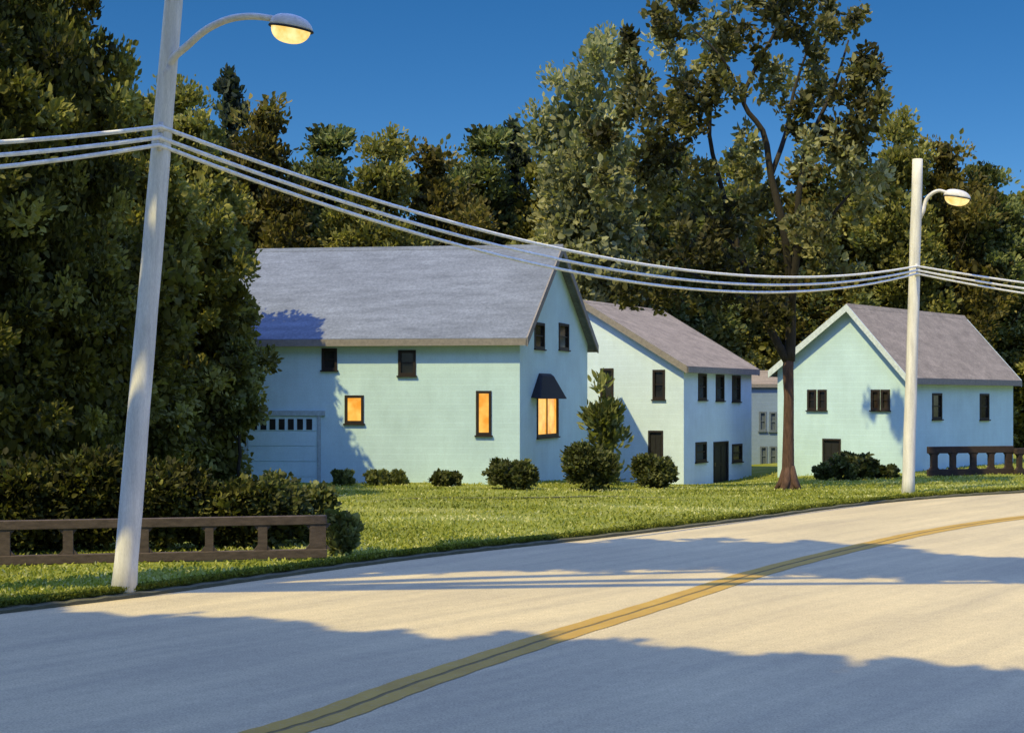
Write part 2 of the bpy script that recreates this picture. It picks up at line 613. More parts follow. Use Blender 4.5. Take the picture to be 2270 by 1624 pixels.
def trunk_mesh(H, r, seed, limbs=5, lean=0.3):
    rng = random.Random(seed)
    mb = MB()
    n = 8
    pts, rad = [], []
    for i in range(n + 1):
        t = i / n
        pts.append((lean * math.sin(t * 2.2) + rng.uniform(-.06, .06), lean * 0.6 * math.sin(t * 3 + 1) - lean * .5, -0.3 + t * H * 0.72))
        rad.append(r * (1.35 if i == 0 else 1) * (1 - 0.85 * t) + 0.02)
    mb.tube(pts, rad, 9)
    for k in range(limbs):
        i = rng.randint(3, n - 2)
        a = k * 2.4 + rng.uniform(-.4, .4)
        L = H * rng.uniform(0.10, 0.16)
        p0 = Vector(pts[i])
        lp = [p0 + Vector((math.cos(a) * L * s, math.sin(a) * L * s, L * (0.8 * s + 0.3 * s * s))) for s in (0, .35, .7, 1)]
        mb.tube(lp, [rad[i] * .6, rad[i] * .42, rad[i] * .26, 0.02], 7)
    me = bpy.data.meshes.new('trunk')
    me.from_pydata(mb.v, [], mb.f)
    me.polygons.foreach_set('use_smooth', [True] * len(me.polygons))
    me.update()
    return me


def tall_lobes(Rr, H, seed, base=0.06, n=9, taper=1.0):
    rng = random.Random(seed)
    out = []
    for i in range(n):
        t = (i + 0.5) / n
        z = H * (base + (1 - base) * t)
        # radius profile: fullest below the middle
        prof = math.sin(math.pi * min(1, 0.16 + 0.80 * t ** taper)) ** 0.7
        rr = Rr * prof
        for k in range(2):
            a = rng.uniform(0, 6.28)
            d = rr * rng.uniform(0.15, 0.42)
            q = rr * rng.uniform(0.55, 0.85)
            out.append((math.cos(a) * d, math.sin(a) * d, min(z, H - q * 0.75), q, q, q * rng.uniform(0.7, 1.0), max(0.15, q * q)))
    return out


V = {}
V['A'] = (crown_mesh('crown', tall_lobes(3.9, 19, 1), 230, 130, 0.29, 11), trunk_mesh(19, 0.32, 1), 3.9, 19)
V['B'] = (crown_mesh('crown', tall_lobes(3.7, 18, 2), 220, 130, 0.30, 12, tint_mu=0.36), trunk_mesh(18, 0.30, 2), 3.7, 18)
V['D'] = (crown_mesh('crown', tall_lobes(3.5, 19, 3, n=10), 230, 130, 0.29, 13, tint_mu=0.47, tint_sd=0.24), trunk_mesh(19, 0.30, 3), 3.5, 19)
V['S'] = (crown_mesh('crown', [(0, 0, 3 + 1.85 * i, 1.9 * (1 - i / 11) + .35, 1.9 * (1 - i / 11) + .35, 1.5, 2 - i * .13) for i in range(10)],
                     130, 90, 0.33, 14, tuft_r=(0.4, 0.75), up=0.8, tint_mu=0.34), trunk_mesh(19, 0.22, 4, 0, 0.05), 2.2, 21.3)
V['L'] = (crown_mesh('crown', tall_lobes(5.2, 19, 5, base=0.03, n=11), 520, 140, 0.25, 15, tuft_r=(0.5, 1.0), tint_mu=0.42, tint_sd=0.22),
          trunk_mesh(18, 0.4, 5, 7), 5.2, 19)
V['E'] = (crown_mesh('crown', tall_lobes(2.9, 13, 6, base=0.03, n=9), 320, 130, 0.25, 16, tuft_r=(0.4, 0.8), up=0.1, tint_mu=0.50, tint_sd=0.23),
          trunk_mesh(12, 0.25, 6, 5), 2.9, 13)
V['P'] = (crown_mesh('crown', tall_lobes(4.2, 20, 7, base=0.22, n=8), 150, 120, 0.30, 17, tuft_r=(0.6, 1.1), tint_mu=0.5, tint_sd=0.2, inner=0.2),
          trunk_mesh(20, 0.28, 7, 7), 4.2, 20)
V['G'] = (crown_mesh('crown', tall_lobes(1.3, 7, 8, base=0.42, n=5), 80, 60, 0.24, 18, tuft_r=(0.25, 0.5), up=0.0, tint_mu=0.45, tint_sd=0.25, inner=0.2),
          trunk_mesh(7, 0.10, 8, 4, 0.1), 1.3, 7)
for k_ in V:
    V[k_][1].materials.append(M['bark2'])
    V[k_][0].materials.append({'P': M['leafpale'], 'B': M['leafyellow'], 'D': M['leafgreen'], 'L': M['leafdark'], 'G': M['leafsprig']}[k_] if k_ in 'PBDLG' else M['leafblue'] if k_ == 'S' else M['leaf'])


def tree(kind, x, y, top, rad, label, group=None, rot=0.0, name='tree'):
    crown, trunk, r0, h0 = V[kind]
    zb = ground_z(x, y) + 0.05
    t = thing(name, label, 'tree', (x, y, zb), group)
    sxy, sz = rad / r0, (top - zb) / h0
    a = bpy.data.objects.new('trunk', trunk)
    c = bpy.data.objects.new('crown', crown)
    for q in (a, c):
        C.objects.link(q)
        q.parent = t
        q.scale = (sxy, sxy, sz)
        q.rotation_euler = (0, 0, rot)
    return t


GB = 'trees of the wood behind the houses'
for kind, px, d, py, rad, lab in (
    ('A', 405, 76, 148, 3.8, 'tall olive tree behind the left utility pole, just right of it above the house roof'),
    ('S', 512, 82, 106, 1.9, 'narrow dark spire tree poking up under the glowing left street lamp'),
    ('B', 600, 77, 205, 3.7, 'dark round-topped tree behind the slate roof, right of the narrow spire tree'),
    ('D', 715, 81, 258, 3.6, 'olive tree behind the slate roof over its upper left dark window'),
    ('A', 850, 78, 264, 3.7, 'tree behind the middle of the slate roof, above the lit square window'),
    ('B', 965, 80, 288, 3.6, 'low-topped dark tree at the dip of the skyline behind the slate roof'),
    ('D', 1065, 89, 262, 3.8, 'olive tree behind the right end of the slate roof, left of a narrow pointed tree'),
    ('S', 1140, 92, 226, 2.2, 'narrow pointed tree between the slate roof apex and the pale tree'),
    ('A', 1235, 90, 262, 4.0, 'dark tree rising behind the teal gable of the largest house'),
    ('B', 1380, 92, 330, 4.4, 'dark tree behind the ridge of the pale blue house'),
    ('D', 1500, 94, 300, 4.4, 'dark tree behind the mauve roof slope of the pale blue house'),
    ('A', 1640, 96, 320, 4.8, 'dark tree behind the small grey house, left of the big trunk'),
    ('B', 1780, 98, 330, 4.8, 'dark tree straight behind the big roadside tree trunk'),
    ('D', 1885, 97, 290, 4.3, 'tree behind the apex of the right-hand aqua house'),
    ('A', 1990, 95, 228, 4.2, 'tallest dark tree behind the right utility pole'),
    ('B', 2095, 96, 285, 3.9, 'olive tree behind the right street lamp'),
    ('D', 2180, 98, 345, 3.9, 'tree just right of the right street lamp, lower than its neighbour'),
    ('A', 2275, 99, 392, 4.2, 'lowest dark tree at the right edge of the photo behind the guard rail'),
):
    x = GX(px, d)
    tree(kind, x, d, EYE + (HY - py) / F * d - 0.7, rad, lab, GB, rot=px * 0.7)

tree('P', GX(1315, 84), 84, EYE + (HY - 55) / F * 84, 4.7, 'pale yellow green airy tree left of the big roadside tree', None, 0.6)

GL = 'dark trees massed behind the left rail fence'
for px, d, top, rad, rot, lab in (
    (-190, 42, 18.0, 4.6, 0.3, 'dark tree rising out of the left edge of the photo'),
    (95, 45, 18.2, 3.5, 2.0, 'huge dark tree left of the left utility pole, its top cut off by the frame'),
    (-420, 47, 17.5, 5.0, 4.0, 'dark tree beyond the left edge of the photo'),
):
    tree('L', GX(px, d), d, top, rad, lab, GL, rot)
tree('E', GX(428, 56.8), 56.8, EYE + (HY - 240) / F * 56.3, 2.75, 'olive tree overlapping the left end of the slate-roofed house', GL, 1.1)
tree('E', GX(290, 51), 51, EYE + (HY - 205) / F * 51, 2.7, 'dark tree close behind the left utility pole, taller than its right neighbour', GL, 3.3)

tree('G', GX(528, 56.2), 56.2, EYE + (HY - 745) / F * 56.2, 1.0, 'young light green tree touching the mint wall left of the garage door', None, 0.4)

# ------------------------------------------------------------------ the big roadside tree
bt = thing('roadside_tree', 'big airy tree with brown forked trunk between the pale blue house and the aqua house', 'tree', (GX(1748, 57), 57, 0))
base = Vector(bt.location)


def LP(px, py, d):
    return P(px, py, d) - base


mb = MB()
tk = [LP(1747, 1092, 57), LP(1747, 1078, 57), LP(1746, 1050, 57), LP(1747, 960, 57), LP(1748, 880, 57), LP(1746, 815, 57), LP(1748, 790, 57)]
mb.tube(tk, [0.46, 0.32, 0.24, 0.205, 0.19, 0.21, 0.19], 14)
for a in (0.4, 1.7, 3.0, 4.2, 5.4):
    p = Vector((math.cos(a), math.sin(a), 0))
    mb.tube([p * 0.12 + Vector((0, 0, .9)), p * 0.26 + Vector((0, 0, .3)), p * 0.55 + Vector((0, 0, -.05))], [0.12, 0.15, 0.06], 8)
mb.build('trunk', M['bark'], bt, smooth=True)
limbs = [
    [(1746, 800, 57, .24), (1722, 760, 57, .20), (1690, 690, 57.4, .17), (1640, 560, 58, .15), (1600, 420, 58.5, .12), (1572, 300, 58.5, .10), (1582, 150, 58, .07), (1560, 40, 58, .03)],
    [(1749, 800, 57, .28), (1752, 740, 57, .25), (1752, 640, 56.6, .22), (1735, 500, 56, .19), (1708, 390, 56, .16), (1690, 290, 56, .13), (1648, 230, 56, .11), (1680, 140, 56, .09), (1722, 60, 56, .07), (1735, -60, 56, .03)],
    [(1752, 690, 56.8, .2), (1765, 560, 56, .17), (1770, 430, 55.5, .14), (1800, 300, 55.5, .11), (1850, 190, 55.5, .08), (1880, 90, 56, .04)],
    [(1708, 390, 56, .13), (1740, 300, 57, .11), (1760, 200, 58, .08), (1800, 80, 58, .04)],
    [(1640, 560, 58, .11), (1570, 480, 59, .09), (1500, 380, 60, .06), (1450, 280, 60, .03)],
    [(1690, 690, 57.4, .12), (1600, 640, 58, .09), (1500, 600, 59, .06), (1420, 640, 60, .03)],
    [(1765, 560, 56, .12), (1840, 480, 56, .08), (1910, 400, 56, .04)],
    [(1648, 230, 56, .08), (1600, 130, 55, .06), (1530, 60, 55, .03)],
]
for lb in limbs:
    pts = [LP(a, b_, c) for a, b_, c, r in lb]
    rr = [r * .8 for *_, r in lb]
    mb = MB()
    sp = spline(pts, 3)
    ri = np.interp(np.linspace(0, len(rr) - 1, len(sp)), range(len(rr)), rr)
    mb.tube(sp, list(ri), 8)
    mb.build('limb', M['bark2'], bt, smooth=True)
clus = [(1480, 330, 75), (1425, 250, 65), (1400, 180, 55), (1520, 120, 85), (1600, 70, 60), (1700, 40, 75), (1810, 70, 80), (1870, 40, 55),
        (1905, 180, 45), (1812, 165, 70), (1850, 275, 75), (1700, 165, 45), (1540, 235, 60), (1640, 320, 45), (1800, 360, 75),
        (1690, 440, 70), (1545, 420, 70), (1440, 420, 60), (1640, 520, 95), (1780, 500, 95), (1500, 540, 85), (1895, 420, 75),
        (1550, 630, 80), (1680, 610, 80), (1395, 640, 50), (1450, 655, 40), (1840, 590, 75), (1930, 140, 30), (1760, -30, 80), (1640, -30, 70),
        (1520, -20, 60), (1760, 260, 40), (1600, 200, 40), (1460, 60, 45), (1720, 670, 55), (1390, 110, 35), (1870, 340, 50), (1900, 300, 35), (1430, 340, 45), (1330, 300, 30), (1350, 420, 40), (1940, 240, 25), (1480, 200, 50), (1570, 520, 55)]
rng = np.random.default_rng(5)
cen, rad, tin = [], [], []
for (px, py, rp) in clus:
    d0 = 57 + rng.uniform(-2.4, 2.4)
    c0 = LP(px, py, d0)
    rm = rp / F * d0
    tm = np.clip(rng.normal(0.36, 0.22), 0.05, 0.85)
    for k in range(int(4 + rp / 12)):
        g_ = rng.normal(size=3)
        g_ = g_ / np.linalg.norm(g_) * rng.random() ** 0.4
        cen.append((c0.x + g_[0] * rm, c0.y + g_[1] * rm * 1.3, c0.z + g_[2] * rm))
        rad.append(rng.uniform(0.30, 0.58))
        tin.append(tm + rng.normal() * 0.12)
pos, ax, ln, wd, ti = tufts_to_leaves(np.array(cen), np.array(rad), np.array(tin), 56, 0.27, rng, None, 0.35, 0.30, 1.2)
me = leaf_mesh('crown', pos, ax, ln, wd, ti, rng)
obj('crown', me, M['leafsage'], bt)

# ------------------------------------------------------------------ unseen trees outside the frame, crowns shaped to cast the road shadows
AZ, EL = 42.0, 54.0      # sun behind and to the left of the viewpoint
SH = (math.sin(R(AZ)) / math.tan(R(EL)), math.cos(R(AZ)) / math.tan(R(EL)))      # shadow offset per metre of height


def shade_tree(trunk_xy, shadow_lobes, h, label, seed, n_tuft=260):
    """shadow_lobes: (x, y, rx, ry) wanted on the ground, carried at height h"""
    t = thing('roadside_tree', label, 'tree', (trunk_xy[0], trunk_xy[1], 0.1), 'tall trees shading the road outside the picture')
    lobes = []
    mb = MB()
    mb.tube([(0, 0, -.3), (0.1, 0, 2), (0, .1, h * .5), (0, 0, h * .8)], [.75, .5, .42, .3], 10)
    for (sx, sy, rx, ry) in shadow_lobes:
        x, y = sx - SH[0] * h - trunk_xy[0], sy - SH[1] * h - trunk_xy[1]
        lobes.append((x, y, h, rx, ry, min(rx, ry) * 0.55, rx * ry))
        mb.tube([(0, 0, h * .55), (x * .5, y * .5, h * .8), (x, y, h)], [.3, .2, .06], 7)
    mb.build('trunk', M['bark2'], t, smooth=True)
    me = crown_mesh('crown', lobes, n_tuft, 64, 0.5, seed, tuft_r=(0.4, 0.75), inner=0.6, floor=3.0)
    obj('crown', me, M['leaf'], t)


shade_tree((-8.5, -9), [(6.5, 15.2, 3.2, 2.7), (3.2, 17.0, 3.2, 2.7), (0.2, 18.3, 3.2, 2.7), (1.6, 17.9, 2.6, 2.3), (5.0, 16.6, 2.6, 2.3), (-1.2, 18.9, 2.8, 2.4), (9.8, 13.8, 3.4, 3.0), (3.5, 12.0, 5.5, 4.0),
                        (9, 9, 6, 5), (-1.5, 14.0, 4.0, 3.5)], 20, 'unseen tree, crown shaped for road shade, on the near verge behind the viewpoint', 21, 1300)
shade_tree((-25, 5), [(-2.8, 19.8, 3.0, 2.7), (-5.8, 21.2, 3.0, 2.6), (-9.4, 22.2, 3.2, 2.6), (-13.5, 22.5, 4, 3.4), (-8, 17.5, 5, 3.6), (-15, 18, 5, 4)],
           20, 'unseen tree, crown shaped for road shade, on the far verge left of the picture', 22, 1000)
shade_tree((-14.5, 20.5), [(-3.3, 30.4, 1.6, 0.5), (-0.6, 31.3, 2.0, 1.0), (2.0, 31.4, 2.0, 1.3), (-2, 31.8, 1.8, 1.2), (0.9, 33.6, 2.6, 2.2), (3.7, 33.7, 2.6, 3.5), (6.2, 33.0, 2.6, 3.3), (8.4, 31.0, 2.6, 2.2), (11, 29.6, 3.0, 1.8),
                           (14, 28.5, 3.0, 1.4)], 21,
           'unseen tree, long limbs shaped for road shade, beside the left end of the rail', 23, 520)


# ------------------------------------------------------------------ shrubs
def shrub(px, base_py, w_px, top_py, label, mat='leafbush', seed=1, llen=0.16, up=0.5, mu=0.45, sd=0.24, dense=1.7, d=None, name='bush', group=None,
          base_z=None, asp=0.32, cat='bush'):
    if d is None:
        d = F * EYE / (base_py - HY)
    x = GX(px, d)
    zg = ground_z(x, d) + 0.08 if base_z is None else base_z
    H = EYE + (HY - top_py) / F * d - zg
    rx = w_px / 2 / F * d
    t = thing(name, label, cat, (x, d, zg), group)
    lobes = [(0, 0, H * 0.45, rx * .85, rx * .8, H * 0.46, 3)]
    rg = random.Random(seed)
    for k in range(5):
        a = rg.uniform(0, 6.28)
        q = rx * rg.uniform(.35, .5)
        lobes.append((math.cos(a) * rx * .5, math.sin(a) * rx * .45, H * rg.uniform(.3, .7), q, q, min(q, H * .3), 1))
    area = max(0.4, rx * H)
    nt_ = int(60 * dense * area ** 0.8) + 20
    me = crown_mesh('foliage', lobes, nt_, 46, llen, seed, tuft_r=(0.10 * H + .05, 0.18 * H + .08), up=up, asp=asp, tint_mu=mu, tint_sd=sd, floor=0.02)
    obj('foliage', me, M[mat], t)
    mb = MB()
    for k in range(4):
        a = k * 1.6 + rg.random()
        mb.tube([(0, 0, -.15), (math.cos(a) * rx * .15, math.sin(a) * rx * .15, H * .3), (math.cos(a) * rx * .4, math.sin(a) * rx * .4, H * .65)],
                [.05, .035, .012], 6)
    mb.build('stem', M['bark2'], t, smooth=True)
    return t


shrub(988, 1084, 76, 1048, 'smallest dark bush before the mint wall of the largest house', seed=31, mu=0.28, d=57.6)
shrub(1137, 1090, 122, 1018, 'rounded dark bush at the front corner of the largest house', seed=32, mu=0.38, d=56.0)
shrub(1310, 1090, 124, 982, 'largest rounded bush at the right end of the teal gable wall', seed=33, mu=0.40, d=56.0)
shrub(1449, 1090, 96, 1003, 'round bush under the dark doorway of the pale blue house', seed=34, mu=0.42, d=58.0)
shrub(1340, 1080, 50, 826, 'tall feathery shrub between the teal gable and the pale blue wall', 'leafsprig', 35, 0.36, 1.3, 0.36, 0.25, 0.10, d=60.5,
      name='tall_shrub', asp=0.2)
shrub(1892, 1062, 108, 1006, 'spreading bush beside the door of the aqua house', seed=36, mu=0.40, d=64.5)
shrub(1826, 1056, 50, 1026, 'small low bush left of the spreading bush at the aqua house', seed=37, mu=0.34, d=65.5)
shrub(1960, 1060, 70, 1040, 'low ground-hugging plant near the right utility pole at the aqua wall', seed=38, mu=0.42, d=65, name='low_plant', cat='plant')
GP = 'low plants along the foot of the mint wall'
for px, top, w, lab, sd_ in ((762, 1060, 50, 'low leafy plant under the right end of the garage door', 41),
                             (838, 1046, 56, 'pale low plant under the lit square window', 42),
                             (884, 1052, 34, 'smaller pale plant right of the one under the lit square window', 43)):
    shrub(px, 1080, w, top, lab, 'leafsprig', sd_, 0.16, 0.9, 0.4, 0.2, d=58.6, name='low_plant', group=GP, cat='plant')
GU = 'shrubs of the undergrowth behind the left rail'
for px, d, w, top, lab, sd_, mt, mu in (
    (40, 33.0, 280, 1010, 'dark undergrowth shrub behind the left end of the brown rail', 51, 'leafdark', 0.12),
    (190, 33.4, 230, 985, 'dark undergrowth shrub behind the brown rail, left of the left pole', 52, 'leafdark', 0.10),
    (360, 33.6, 230, 1020, 'dark undergrowth shrub behind the brown rail, right of the left pole', 53, 'leafdark', 0.12),
    (500, 34.0, 200, 1045, 'dark leafy shrub behind the brown rail below the garage door', 54, 'leafdark', 0.2),
    (605, 34.4, 170, 1045, 'leafy green shrub in front of the garage door', 55, 'leafbush', 0.35),
    (688, 35.2, 100, 1072, 'leafy light shrub above the right end of the brown rail', 56, 'leafbush', 0.55)):
    shrub(px, 0, w, top, lab, mt, sd_, 0.15, 0.4, mu, 0.22, 2.2, d=d, name='shrub', group=GU, cat='shrub')
shrub(758, 1222, 62, 1130, 'pale loose weed clump at the right end of the brown rail', 'leafsprig', 57, 0.20, 0.8, 0.5, 0.25, 0.45, d=32.4, name='weed_clump', cat='plant')

# far wood closing the gaps between the trunks
rng = np.random.default_rng(77)
lob = []
for i in range(70):
    x = -60 + i * 2.05 + rng.uniform(-.8, .8)
    y = 104 + rng.uniform(-3, 4) + abs(x - 5) * 0.02
    h = 9.5 + rng.uniform(-2, 2.2)
    lob.append((x, y, h * 0.48, 2.4, 2.4, h * 0.5, 1))
me = crown_mesh('far_wood', lob, 1500, 26, 0.75, 78, tuft_r=(0.8, 1.4), tint_mu=0.22, tint_sd=0.14, inner=0.2)
o = obj('far_wood', me, M['leaf'])
tag(o, 'dark far wood seen through gaps between the tree trunks', 'wood', kind='stuff')

# ------------------------------------------------------------------ grass blades
rng = np.random.default_rng(9)
N = 110000
ki = rng.uniform(0, 1, N)
Ka = np.array([[p.x, p.y] for p in K])
i0, i1 = 12 * 3, 12 * 13 + 4
fi = i0 + ki * (i1 - i0)
a = np.floor(fi).astype(int)
fr = fi - a
pb = Ka[a] * (1 - fr[:, None]) + Ka[a + 1] * fr[:, None]
dv = Ka[a + 1] - Ka[a]
dv /= np.linalg.norm(dv, axis=1, keepdims=True)
nv = np.stack([-dv[:, 1], dv[:, 0]], 1)
edge = rng.random(N) < 0.28
u = np.where(edge, 0.08 + np.abs(rng.normal(size=N)) * 0.12, 0.25 + 21 * rng.random(N) ** 1.25)
xy = pb + nv * u[:, None]
gz = -0.88 * np.exp(-((xy[:, 0] - 8) / 4.6) ** 2 / 2 - ((xy[:, 1] - 76) / 9.5) ** 2 / 2) + 0.10
fy = 31.6 + (xy[:, 0] + 3.93) * 0.2         # line of the rail fence: the grass is trimmed short along it
keep = ~((xy[:, 0] < -3.8) & (xy[:, 1] > fy - 0.45) & (xy[:, 1] < fy + 1.5))
xy, gz, edge = xy[keep], gz[keep], edge[keep]
N = len(xy)
ln = rng.uniform(0.05, 0.13, N) * np.where(edge, 1.15, 1.0)
ax = np.stack([rng.normal(size=N) * 0.8, rng.normal(size=N) * 0.8, np.ones(N)], 1)
patch = np.sin(xy[:, 0] * 0.55 + 1.3 * np.sin(xy[:, 1] * 0.4)) * np.sin(xy[:, 1] * 0.7 + 0.8) * 0.22
tint = 0.38 + patch + rng.normal(size=N) * 0.16 + (rng.random(N) < 0.07) * 0.45
streak = np.sin(xy[:, 0] * 0.33 + 1.6 * np.sin(xy[:, 1] * 0.8) + 0.7) * np.sin(xy[:, 1] * 1.25 + 0.3 * xy[:, 0])
tint = tint + np.clip((streak - 0.25) * 0.9, 0, 0.45) * (xy[:, 1] > 33)
tint = np.where(edge, 0.12 + rng.normal(size=N) * 0.12, tint)
pos = np.stack([xy[:, 0], xy[:, 1], gz + ln * 0.45], 1)
# the near verge beside the viewpoint
NV = 26000
Na = np.array([[p.x, p.y] for p in NK])
fi = rng.uniform(12 * 3, 12 * 13, NV)
a = np.floor(fi).astype(int)
dv = Na[a + 1] - Na[a]
pv = Na[a] + dv * (fi - a)[:, None]
dv /= np.linalg.norm(dv, axis=1, keepdims=True)
pv = pv + np.stack([dv[:, 1], -dv[:, 0]], 1) * (0.15 + 9 * rng.random(NV) ** 1.3)[:, None]
l2 = rng.uniform(0.05, 0.13, NV)
pos = np.concatenate([pos, np.stack([pv[:, 0], pv[:, 1], 0.1 + l2 * 0.45], 1)])
ax = np.concatenate([ax, np.stack([rng.normal(size=NV) * 0.8, rng.normal(size=NV) * 0.8, np.ones(NV)], 1)])
ln = np.concatenate([ln, l2])
tint = np.concatenate([tint, 0.38 + rng.normal(size=NV) * 0.18])
me = leaf_mesh('grass', pos, ax, ln, ln * 0.16 + 0.006, tint, rng)
o = obj('grass', me, M['blade'])
tag(o, 'green and straw coloured grass blades covering the roadside lawn', 'grass', kind='stuff')

# ------------------------------------------------------------------ houses
UP = Vector((0, 0, 1))


class House:
    def __init__(s, name, label, p0, du, dv, Lu, Lv, zE, zR, r, wall, roof, oh=0.38, fasc='fascia', fh=0.30, group=None, zEb=None):
        s.root = thing(name, label, 'house', (p0[0], p0[1], 0), group)
        s.du = Vector((du[0], du[1], 0)).normalized()
        s.dv = Vector((dv[0], dv[1], 0)).normalized()
        s.p0 = Vector((p0[0], p0[1], 0))
        s.Lu, s.Lv, s.zE, s.zR, s.r = Lu, Lv, zE, zR, r
        s.zEb = zE if zEb is None else zEb
        s.holes = {'eave': [], 'gable': []}
        c = s.du * Lu / 2 + s.dv * Lv / 2
        s.ax = {'eave': s.du, 'gable': s.dv}
        s.nrm = {}
        for k, d in s.ax.items():
            n = Vector((d.y, -d.x, 0))
            if n.dot(c) > 0:
                n = -n
            s.nrm[k] = n
        s.wall, s.roof, s.oh, s.fasc, s.fh, s.rake = wall, roof, oh, fasc, fh, fasc

    def tz(s, wall, px, py):
        """where the sight line through a pixel meets the wall plane: (t, z)"""
        n = s.nrm[wall]
        ray = Vector(((px - CX) / F, 1, -(py - HY) / F))
        cam = Vector((0, 0, EYE))
        lam = (s.p0 - cam).dot(n) / ray.dot(n)
        h = cam + ray * lam - s.p0
        return h.dot(s.ax[wall]), h.z

    def rect(s, wall, cx, cy, w, h):
        t0, _ = s.tz(wall, cx - w / 2, cy)
        t1, _ = s.tz(wall, cx + w / 2, cy)
        tm, z1 = s.tz(wall, cx, cy - h / 2)
        _, z0 = s.tz(wall, cx, cy + h / 2)
        return min(t0, t1), max(t0, t1), z0, z1

    def fbox(s, mb, wall, t0, t1, z0, z1, n0, n1):
        mb.box((0, 0, 0), s.ax[wall], UP, s.nrm[wall], t0, t1, z0, z1, n0, n1)

    def window(s, wall, cx, cy, w, h, lit=False, bars=(0, 1), frame='frame', fw=0.07, label=None, pane=None):
        t0, t1, z0, z1 = s.rect(wall, cx, cy, w, h)
        s.holes[wall].append((t0, t1, z0, z1))
        mb = MB()
        e, o_, i_ = 0.04, 0.035, -0.10
        for a in ((t0 - e, t0 + fw, z0 - e, z1 + e), (t1 - fw, t1 + e, z0 - e, z1 + e), (t0 + fw, t1 - fw, z1 - fw, z1 + e), (t0 + fw, t1 - fw, z0 - e, z0 + fw)):
            s.fbox(mb, wall, *a, i_, o_)
        nb, hb = bars
        for k in range(nb):
            t = t0 + (t1 - t0) * (k + 1) / (nb + 1)
            s.fbox(mb, wall, t - .035, t + .035, z0 + fw, z1 - fw, -0.07, -0.01)
        for k in range(hb):
            z = z0 + (z1 - z0) * (k + 1) / (hb + 1)
            s.fbox(mb, wall, t0 + fw, t1 - fw, z - .025, z + .025, -0.07, -0.012)
        f = mb.build('window', M[frame], s.root)
        if label:
            f['label'] = label
        mb = MB()
        s.fbox(mb, wall, t0 + fw - .01, t1 - fw + .01, z0 + fw - .01, z1 - fw + .01, -0.062, -0.05)
        mb.build('pane', pane or M['lit' if lit else 'glass'], f)
        mb = MB()
        s.fbox(mb, wall, t0 - .09, t1 + .09, z0 - e - .06, z0 - e - .002, 0.0, 0.09)
        mb.build('sill', M[frame], f)
        return f

    def door(s, wall, cx, cy, w, h, zb):
        t0, t1, z0, z1 = s.rect(wall, cx, cy, w, h)
        z0 = zb
        s.holes[wall].append((t0, t1, z0, z1))
        mb = MB()
        s.fbox(mb, wall, t0 + .005, t1 - .005, z0, z1 - .005, -0.12, -0.05)
        pw = (t1 - t0) * 0.32
        for k in (0.27, 0.73):
            for a, b_ in ((0.08, 0.45), (0.52, 0.93)):
                tc = t0 + (t1 - t0) * k
                s.fbox(mb, wall, tc - pw / 2, tc + pw / 2, z0 + (z1 - z0) * a, z0 + (z1 - z0) * b_, -0.052, -0.03)
        d_ = mb.build('door', M['door'], s.root)
        mb = MB()
        for a in ((t0 - .08, t0 - .002, z0, z1 + .09), (t1 + .002, t1 + .08, z0, z1 + .09), (t0 - .002, t1 + .002, z1 + .002, z1 + .09)):
            s.fbox(mb, wall, *a, -0.1, 0.035)
        mb.build('door_frame', M['frame'], d_)
        mb = MB()
        s.fbox(mb, wall, t0 + .10, t0 + .16, z0 + .9, z0 + 1.06, -0.05, 0.02)
        mb.build('handle', M['handle'], d_)

    def walls(s, z0=-1.4):
        mb = bmesh.new()
        ov = 0.05
        for wall, L in (('eave', s.Lu), ('gable', s.Lv)):
            for far in (0, 1):
                off = Vector((0, 0, 0))
                if far:
                    off = (s.dv * s.Lv) if wall == 'eave' else (s.du * s.Lu)
                hs = [] if far else s.holes[wall]
                top = (s.zE if not far else s.zEb) + ov if wall == 'eave' else s.zR + 0.5
                ts = sorted({0.0, L, *[v for h in hs for v in h[:2]]})
                zs = sorted({z0, top, *[v for h in hs for v in h[2:]]})
                for i in range(len(ts) - 1):
                    for j in range(len(zs) - 1):
                        tm, zm = (ts[i] + ts[i + 1]) / 2, (zs[j] + zs[j + 1]) / 2
                        if any(h[0] < tm < h[1] and h[2] < zm < h[3] for h in hs):
                            continue
                        a = s.ax[wall]
                        f = [mb.verts.new(off + a * t + UP * z) for t, z in
                             ((ts[i], zs[j]), (ts[i + 1], zs[j]), (ts[i + 1], zs[j + 1]), (ts[i], zs[j + 1]))]
                        mb.faces.new(f)
        # trim the gables to the slopes
        for (va, za, vb, zb, side) in ((0, s.zE, s.r * s.Lv, s.zR, 1), (s.r * s.Lv, s.zR, s.Lv, s.zEb, -1)):
            A = s.dv * va + UP * (za + ov)
            B = s.dv * vb + UP * (zb + ov)
            n = (B - A).cross(s.du)
            if n.z < 0:
                n = -n
            bmesh.ops.bisect_plane(mb, geom=mb.verts[:] + mb.edges[:] + mb.faces[:], plane_co=A, plane_no=n, clear_outer=True)
        bmesh.ops.remove_doubles(mb, verts=mb.verts, dist=0.0005)
        me = bpy.data.meshes.new('wall')
        mb.to_mesh(me)
        mb.free()
        obj('wall', me, M[s.wall], s.root)
        # corner boards
        mb = MB()
        for cu, cv in ((0, 0), (s.Lu, 0), (0, s.Lv)):
            o = s.du * cu + s.dv * cv
            top = s.zE - 0.02 if cv == 0 else s.zEb - 0.02
            mb.box(o, s.du, s.dv, UP, -.012, .012, -.012, .012, -1.4, top)
        # roof
        oh, th = s.oh, 0.17
        s1 = (s.zR - s.zE) / (s.r * s.Lv)
        s2 = (s.zR - s.zEb) / ((1 - s.r) * s.Lv)
        a = (-oh, s.zE - s1 * oh)
        c = (s.Lv + oh, s.zEb - s2 * oh)
        rdg = (s.r * s.Lv, s.zR)
